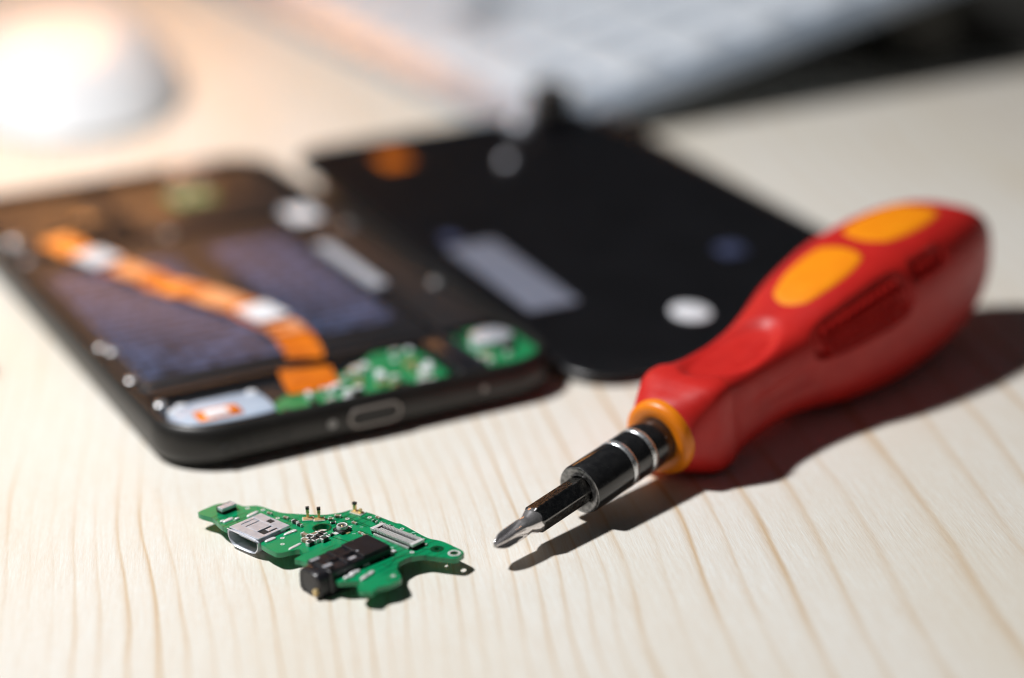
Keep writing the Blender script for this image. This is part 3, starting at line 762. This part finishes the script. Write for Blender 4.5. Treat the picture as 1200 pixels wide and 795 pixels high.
fp = mobj('highlight_patch', ribbon([(27.6, 63.5, 7.2), (29.6, 58.5, 7.25), (31.8, 53, 7.3)], 6.8, wob=.5), M['ribbon_highlight'], ph, smooth=50); fp.parent = rb
fp = mobj('highlight_patch', ribbon([(18.8, 87.5, 7.2), (20.8, 82, 7.2), (22.6, 77.5, 7.2)], 5.0, wob=.5), M['ribbon_highlight'], ph, smooth=50); fp.parent = rb
fp = mobj('highlight_patch', ribbon([(34.0, 41.0, 7.22), (34.4, 38, 7.2), (34.4, 35.5, 7.1)], 6.6, wob=.2), M['ribbon_highlight'], ph, smooth=50); fp.parent = rb
# loudspeaker box in the lower left corner
spk = mobj('speaker_box', prism(chaikin([(3.4, 8.5), (5.2, 4.2), (19.0, 3.4), (20.2, 5.0), (20.2, 12.6), (17.5, 14.2), (5.6, 14.2), (3.6, 12.6)], 2), 4.4, 6.85, .35), M['pale_blue'], ph, smooth=40)
sheet('speaker_window', 7.0, 14.6, 5.2, 9.4, 6.86, M['kapton'], spk, .5, .15)
sheet('foil_patch', 8.6, 12.6, 6.0, 8.8, 7.02, M['white_label'], spk, .4, .08)
for x, y in ((4.6, 11.6), (6.4, 13.2), (18.6, 12.9)): mobj('pad_button', lathe([(.9, 6.8), (.9, 7.0), (.6, 7.12)], 16, cap1=True), M['white_label'], spk, loc=(x, y, 0))
# lower boards with parts
def small_board(outline, name='lower_board', label=None):
    o_ = mobj(name, prism(chaikin(outline, 1, .2), 4.4, 5.5), M['pcb_phone'], ph, smooth=30)
    return o_
lb = small_board([(20.6, 3.4), (52.0, 3.4), (52.0, 18.5), (49.5, 21.2), (44.5, 22), (41.5, 19.2), (36, 15.6), (24.5, 12.2), (20.6, 9.0)])
rb2 = small_board([(58.5, 5.0), (70, 4.2), (70.4, 12), (70.2, 21), (64, 23.5), (60.0, 22.5), (58.5, 16)])
kinds = [M['solder'], M['chip'], M['white_label'], M['gold'], M['solder'], M['white_label']]  # white entries paint highlights among the small parts
def scatter(par, x0, x1, y0, y1, n, seed, inside):
    rr = random.Random(seed); k = 0
    while k < n:
        x, y = rr.uniform(x0, x1), rr.uniform(y0, y1)
        if not inside(x, y): continue
        l, w, h = rr.uniform(.8, 2.2), rr.uniform(.6, 1.2), rr.uniform(.4, .9)
        mobj('component', box(-l / 2, l / 2, -w / 2, w / 2, 0, h), kinds[rr.randrange(len(kinds))], par, smooth=0, bevel=.06, loc=(x, y, 5.503), rotz=rr.choice((0, R(90), R(12)))); k += 1
scatter(lb, 21.5, 51, 4.2, 20, 46, 5, lambda x, y: y < 8.5 + max(0, (x - 24)) * .5)
scatter(rb2, 59.5, 69.3, 5.5, 22, 16, 8, lambda x, y: True)
mobj('audio_housing', prism(rrect(52.4, 58.2, 3.0, 19.5, .8, 3), 4.4, 6.9, .3), M['black_plastic'], ph, smooth=40)
vm_ = mobj('vibration_motor', move(lathe([(3.7, 5.5), (3.7, 7.0), (3.3, 7.25), (.1, 7.3)], 32, cap1=True), (64.6, 15.6, 0)), M['shell'], ph, smooth=40)
# shield plates over the upper half
mobj('shield_plate', prism(rrect(4.0, 30.0, 106, 146.5, 5, 4), 4.4, 6.3, .4), M['inner_black'], ph, smooth=40)
mobj('shield_plate', prism(rrect(31.0, 68.5, 106, 146.5, 5, 4), 4.4, 6.1, .4), M['inner_black'], ph, smooth=40)
sheet('side_cover', 59.5, 69.8, 25.5, 104.5, 4.42, M['inner_black'], ph, 1.5, 1.2)
sheet('white_sticker', 60.2, 66.6, 97.5, 107.5, 6.15, M['white_label'], ph, .8, .2)
st = sheet('metal_strip', 57.2, 60.6, 50.5, 81.0, 6.25, M['grey_label'], ph, .8, .35)
for i in range(12): mobj('strip_ridge', box(57.5, 60.3, 51.6 + i * 2.45, 52.7 + i * 2.45, .32, .7), M['white_label'], st, smooth=0, bevel=.15, loc=(-58.9, -65.75, 0))
gb = mobj('upper_board', prism(rrect(42.5, 52.0, 121.5, 131.5, 1, 3), 6.1, 6.5), M['pcb_phone'], ph, smooth=30)
for x, y in ((44.4, 124), (46.8, 128), (49, 123.5), (50.6, 129), (45, 130)): mobj('component', box(-.9, .9, -.6, .6, 0, .6), M['solder'], gb, smooth=0, bevel=.06, loc=(x, y, 6.503))
camr = mobj('camera_module', move(lathe([(4.6, 4.4), (4.6, 7.0), (4.2, 7.3), (3.3, 7.3), (3.1, 7.0), (.1, 6.9)], 36, cap1=True), (22.0, 121.5, 0)), M['glass_black'], ph, smooth=40)
mobj('lens_ring_or_glint', move(lathe([(3.2, 7.28), (3.3, 7.45), (3.9, 7.45), (4.0, 7.28)], 36), (22.0, 121.5, 0)), M['steel_dark'], camr)
mobj('flash_lens', move(lathe([(1.9, 4.4), (1.9, 7.0), (1.3, 7.5), (.1, 7.6)], 24, cap1=True), (5.4, 114.5, 0)), M['silver'], ph, smooth=50)
mobj('earpiece', prism(rrect(49, 59, 142.6, 147.2, 1.6, 4), 4.4, 7.0, .3), M['silver'], ph, smooth=40)
for x, y in ((3.5, 48.0), (4.6, 44.9), (3.3, 30.0), (4.2, 17.0), (68.9, 48), (68.8, 90), (5.0, 102.5), (35, 104.5)):
    s_ = mobj('screw', lathe([(1.05, 4.4), (1.05, 6.55), (.8, 6.75), (.35, 6.78), (.3, 6.6), (.02, 6.6)], 18, cap1=True), M['silver'], ph, smooth=40, loc=(x, y, 0))

# ------------------------------------------------------------------ back cover, inside up
cyaw = R(25.42)
ca = Vector((math.cos(cyaw), math.sin(cyaw), 0)); cb_ = Vector((-math.sin(cyaw) * 146, math.cos(cyaw) * 146, 6.2)).normalized(); cn = ca.cross(cb_)
cmx = Matrix((ca, cb_, cn)).transposed().to_4x4(); cmx.translation = Vector((11.95, -28.2, 0.05)) * S
cv_ = thing('phone_back_cover', 'detached black phone back cover lying inside up beside the opened phone', 'phone cover', mat=cmx)
CW = 79.8
def crr(i, z, r=10.5, n=12): return [(x, y, z) for x, y in rrect(i, CW - i, i, 146.0 - i, max(1.5, r - i), n)]
mobj('shell', rings([crr(3.0, 0.0), crr(1.0, .35), crr(.15, 1.0), crr(0, 1.7), crr(.35, 1.95), crr(.8, 1.8), crr(1.3, 1.25), crr(3.0, .85)]), M['cover_black'], cv_, smooth=50)
def csheet(name, x0, x1, y0, y1, m_, r=.8, h=.12, z=.86, rot=0): return sheet(name, x0, x1, y0, y1, z, m_, cv_, r, h, rot)
csheet('grey_foil', 7.8, 18.4, 36, 74, M['grey_label'], .8)
csheet('foil_tab', 9.2, 12.4, 76, 81, M['blue_dark'], .5)
mobj('white_sticker', prism(circle(34.2, 21.8, 3.6, 28, 4.4), .86, 1.02, .05), M['white_label'], cv_)
csheet('blue_film', 55.4, 60.8, 43.6, 49.6, M['blue_dark'], 1.4)
csheet('orange_tab', 17.6, 24.0, 126.5, 136.0, M['kapton'], .6, .3)
for x, y in ((42.7, 117.3),):
    mobj('glint_stud', lathe([(1.5, .86), (1.5, 1.6), (1.0, 2.2), (.05, 2.4)], 18, cap1=True), M['shell'], cv_, loc=(x, y, 0), smooth=50)  # pale stud added to paint a dim out-of-focus highlight
cl = mobj('camera_frame', prism(rrect(61, 70, 136.5, 144.5, 2, 6), .86, 9.6, .6), M['glass_black'], cv_, smooth=40)
mobj('lens_ring_or_glint', lathe([(2.7, 0), (2.6, .9), (2.1, 1.9), (1.2, 2.6), (.1, 2.9)], 28, cap1=True), M['shell'], cl, loc=(57.4, 140.5, .9), smooth=50)  # pale dome added to paint the round blurred glint
mobj('lens_ring_or_glint', lathe([(1.5, 0), (1.5, .5), (1.9, .9), (2.4, .8), (2.6, 0)], 28), M['steel_dark'], cl, loc=(65.5, 140.4, 9.55), smooth=50)

# ------------------------------------------------------------------ keyboard behind
kyaw = R(26.0 + 90)                           # long axis leads up and left from the near corner
ka = Vector((math.cos(kyaw), math.sin(kyaw), 0)); tilt = R(10.8)
kd0 = Vector((math.sin(kyaw), -math.cos(kyaw), 0))      # towards the back of the keyboard (right)
kd = (kd0 * math.cos(tilt) + Vector((0, 0, 1)) * math.sin(tilt)).normalized()
kn = ka.cross(kd) * -1
kmx = Matrix((kd, ka, kd.cross(ka))).transposed().to_4x4(); kmx.translation = Vector((6.0, 123.0, .6)) * S
kb = thing('keyboard', 'white low keyboard with pale keys tilted up at its back, out of focus', 'keyboard', mat=kmx)
# local: x = depth (0 front .. 118 back), y = along the length, z = up
mobj('keyboard_body', prism(rrect(0, 136, 0, 300, 6, 6), 0, 4.0, .8), M['alu'], kb, smooth=40)
for yy in (12, 255): mobj('rear_foot', box(124, 133, yy, yy + 18, -23.6, .2), M['foot_and_gap_grey'], kb, smooth=0, bevel=.5)
mobj('gap_shade_bar', rings([[(x, y, z) for x, z in ((112, 0.1), (134, .1), (134, -23), (124, -22))] for y in (14, 280)]), M['foot_and_gap_grey'], kb, smooth=0)  # dark bar added to paint the shade in the gap below
rng = random.Random(3)
for r_ in range(6):
    x0 = 11 + r_ * 19.6
    y = 10.0
    while y < 270:
        w = 16.4
        if r_ == 0: w = rng.choice((16.4, 16.4, 25))
        if r_ == 5: w = 15.2
        w = min(w, 278 - y)
        if w < 9: break
        if not (r_ == 1 and abs(y - 62) < 10 and False):
            mobj('key', prism(rrect(-(15.8 if r_ < 5 else 9) / 2, (15.8 if r_ < 5 else 9) / 2, -w / 2, w / 2, 1.6, 3), 0, 1.5, .4), M['grey_key'] if (r_ == 1 and 78 < y < 97) else M['key_white'], kb, smooth=40,
                 loc=(x0 + (7.8 if r_ < 5 else 4.5), y + w / 2, 4.02))
        y += w + 3.2

# dark flat case at the far right
dc = thing('dark_case', 'dark out of focus flat case at the top right corner behind the keyboard', 'case', (162, 244, 0), R(4))
mobj('case_body', prism(rrect(-62, 60, -36, 60, 8, 5), 0.02, 22, 3), M['dark_case'], dc, smooth=40)
mobj('zip_seam', prism(rrect(-62.6, 60.6, -36.6, 60.6, 8.4, 5), 10, 11.6), M['dark_gap'], dc, smooth=40)

# ------------------------------------------------------------------ white mouse, far left
ms = thing('computer_mouse', 'smooth low white mouse glowing out of focus in the top left corner', 'computer mouse', (-119.0, 204, 0), R(13))
def mouse_loop(k, z):
    out = []
    for j in range(64):
        a = 2 * math.pi * j / 64; ca_, sa_ = math.cos(a), math.sin(a)
        e = (abs(ca_)**2.2 + abs(sa_)**2.2)**(-1 / 2.2)
        y = 60 * k * e * sa_
        out.append((31 * k * e * ca_, y, z * (1 - .06 * (y / 60)**2)))
    return out
loops = [mouse_loop(.90, .02), mouse_loop(.985, .6), mouse_loop(1.0, 2.0)]
for i in range(1, 19):
    a = math.pi / 2 * i / 18
    loops.append(mouse_loop(max(.01, 1 - i / 18), 2.0 + 15 * (1 - (1 - i / 18)**4.0)))
mobj('mouse_shell', rings(loops), M['white_plastic'], ms, smooth=60)
mobj('touch_groove', rings([[(x, y, z) for x, z in ((-.3, 6), (.3, 6), (.3, 17.1 - .0030 * y * y), (-.3, 17.1 - .0030 * y * y))] for y in (8, 18, 28, 36)]), M['alu'], ms, smooth=0)

# ------------------------------------------------------------------ loose screw at the left edge
sc = thing('loose_screw', 'tiny dark screw lying on the table at the left edge', 'screw', (-93.8, -8.4, 1.6), R(200))
mobj('screw_head', lathe([(.02, 0), (1.5, .05), (1.6, .6), (1.2, 1.1), (.8, 1.15)], 20, 'x'), M['chip'], sc)
mobj('screw_shaft', lathe([(.8, 1.1), (.8, 4.6), (.3, 5.2), (.02, 5.2)], 16, 'x'), M['chip'], sc)
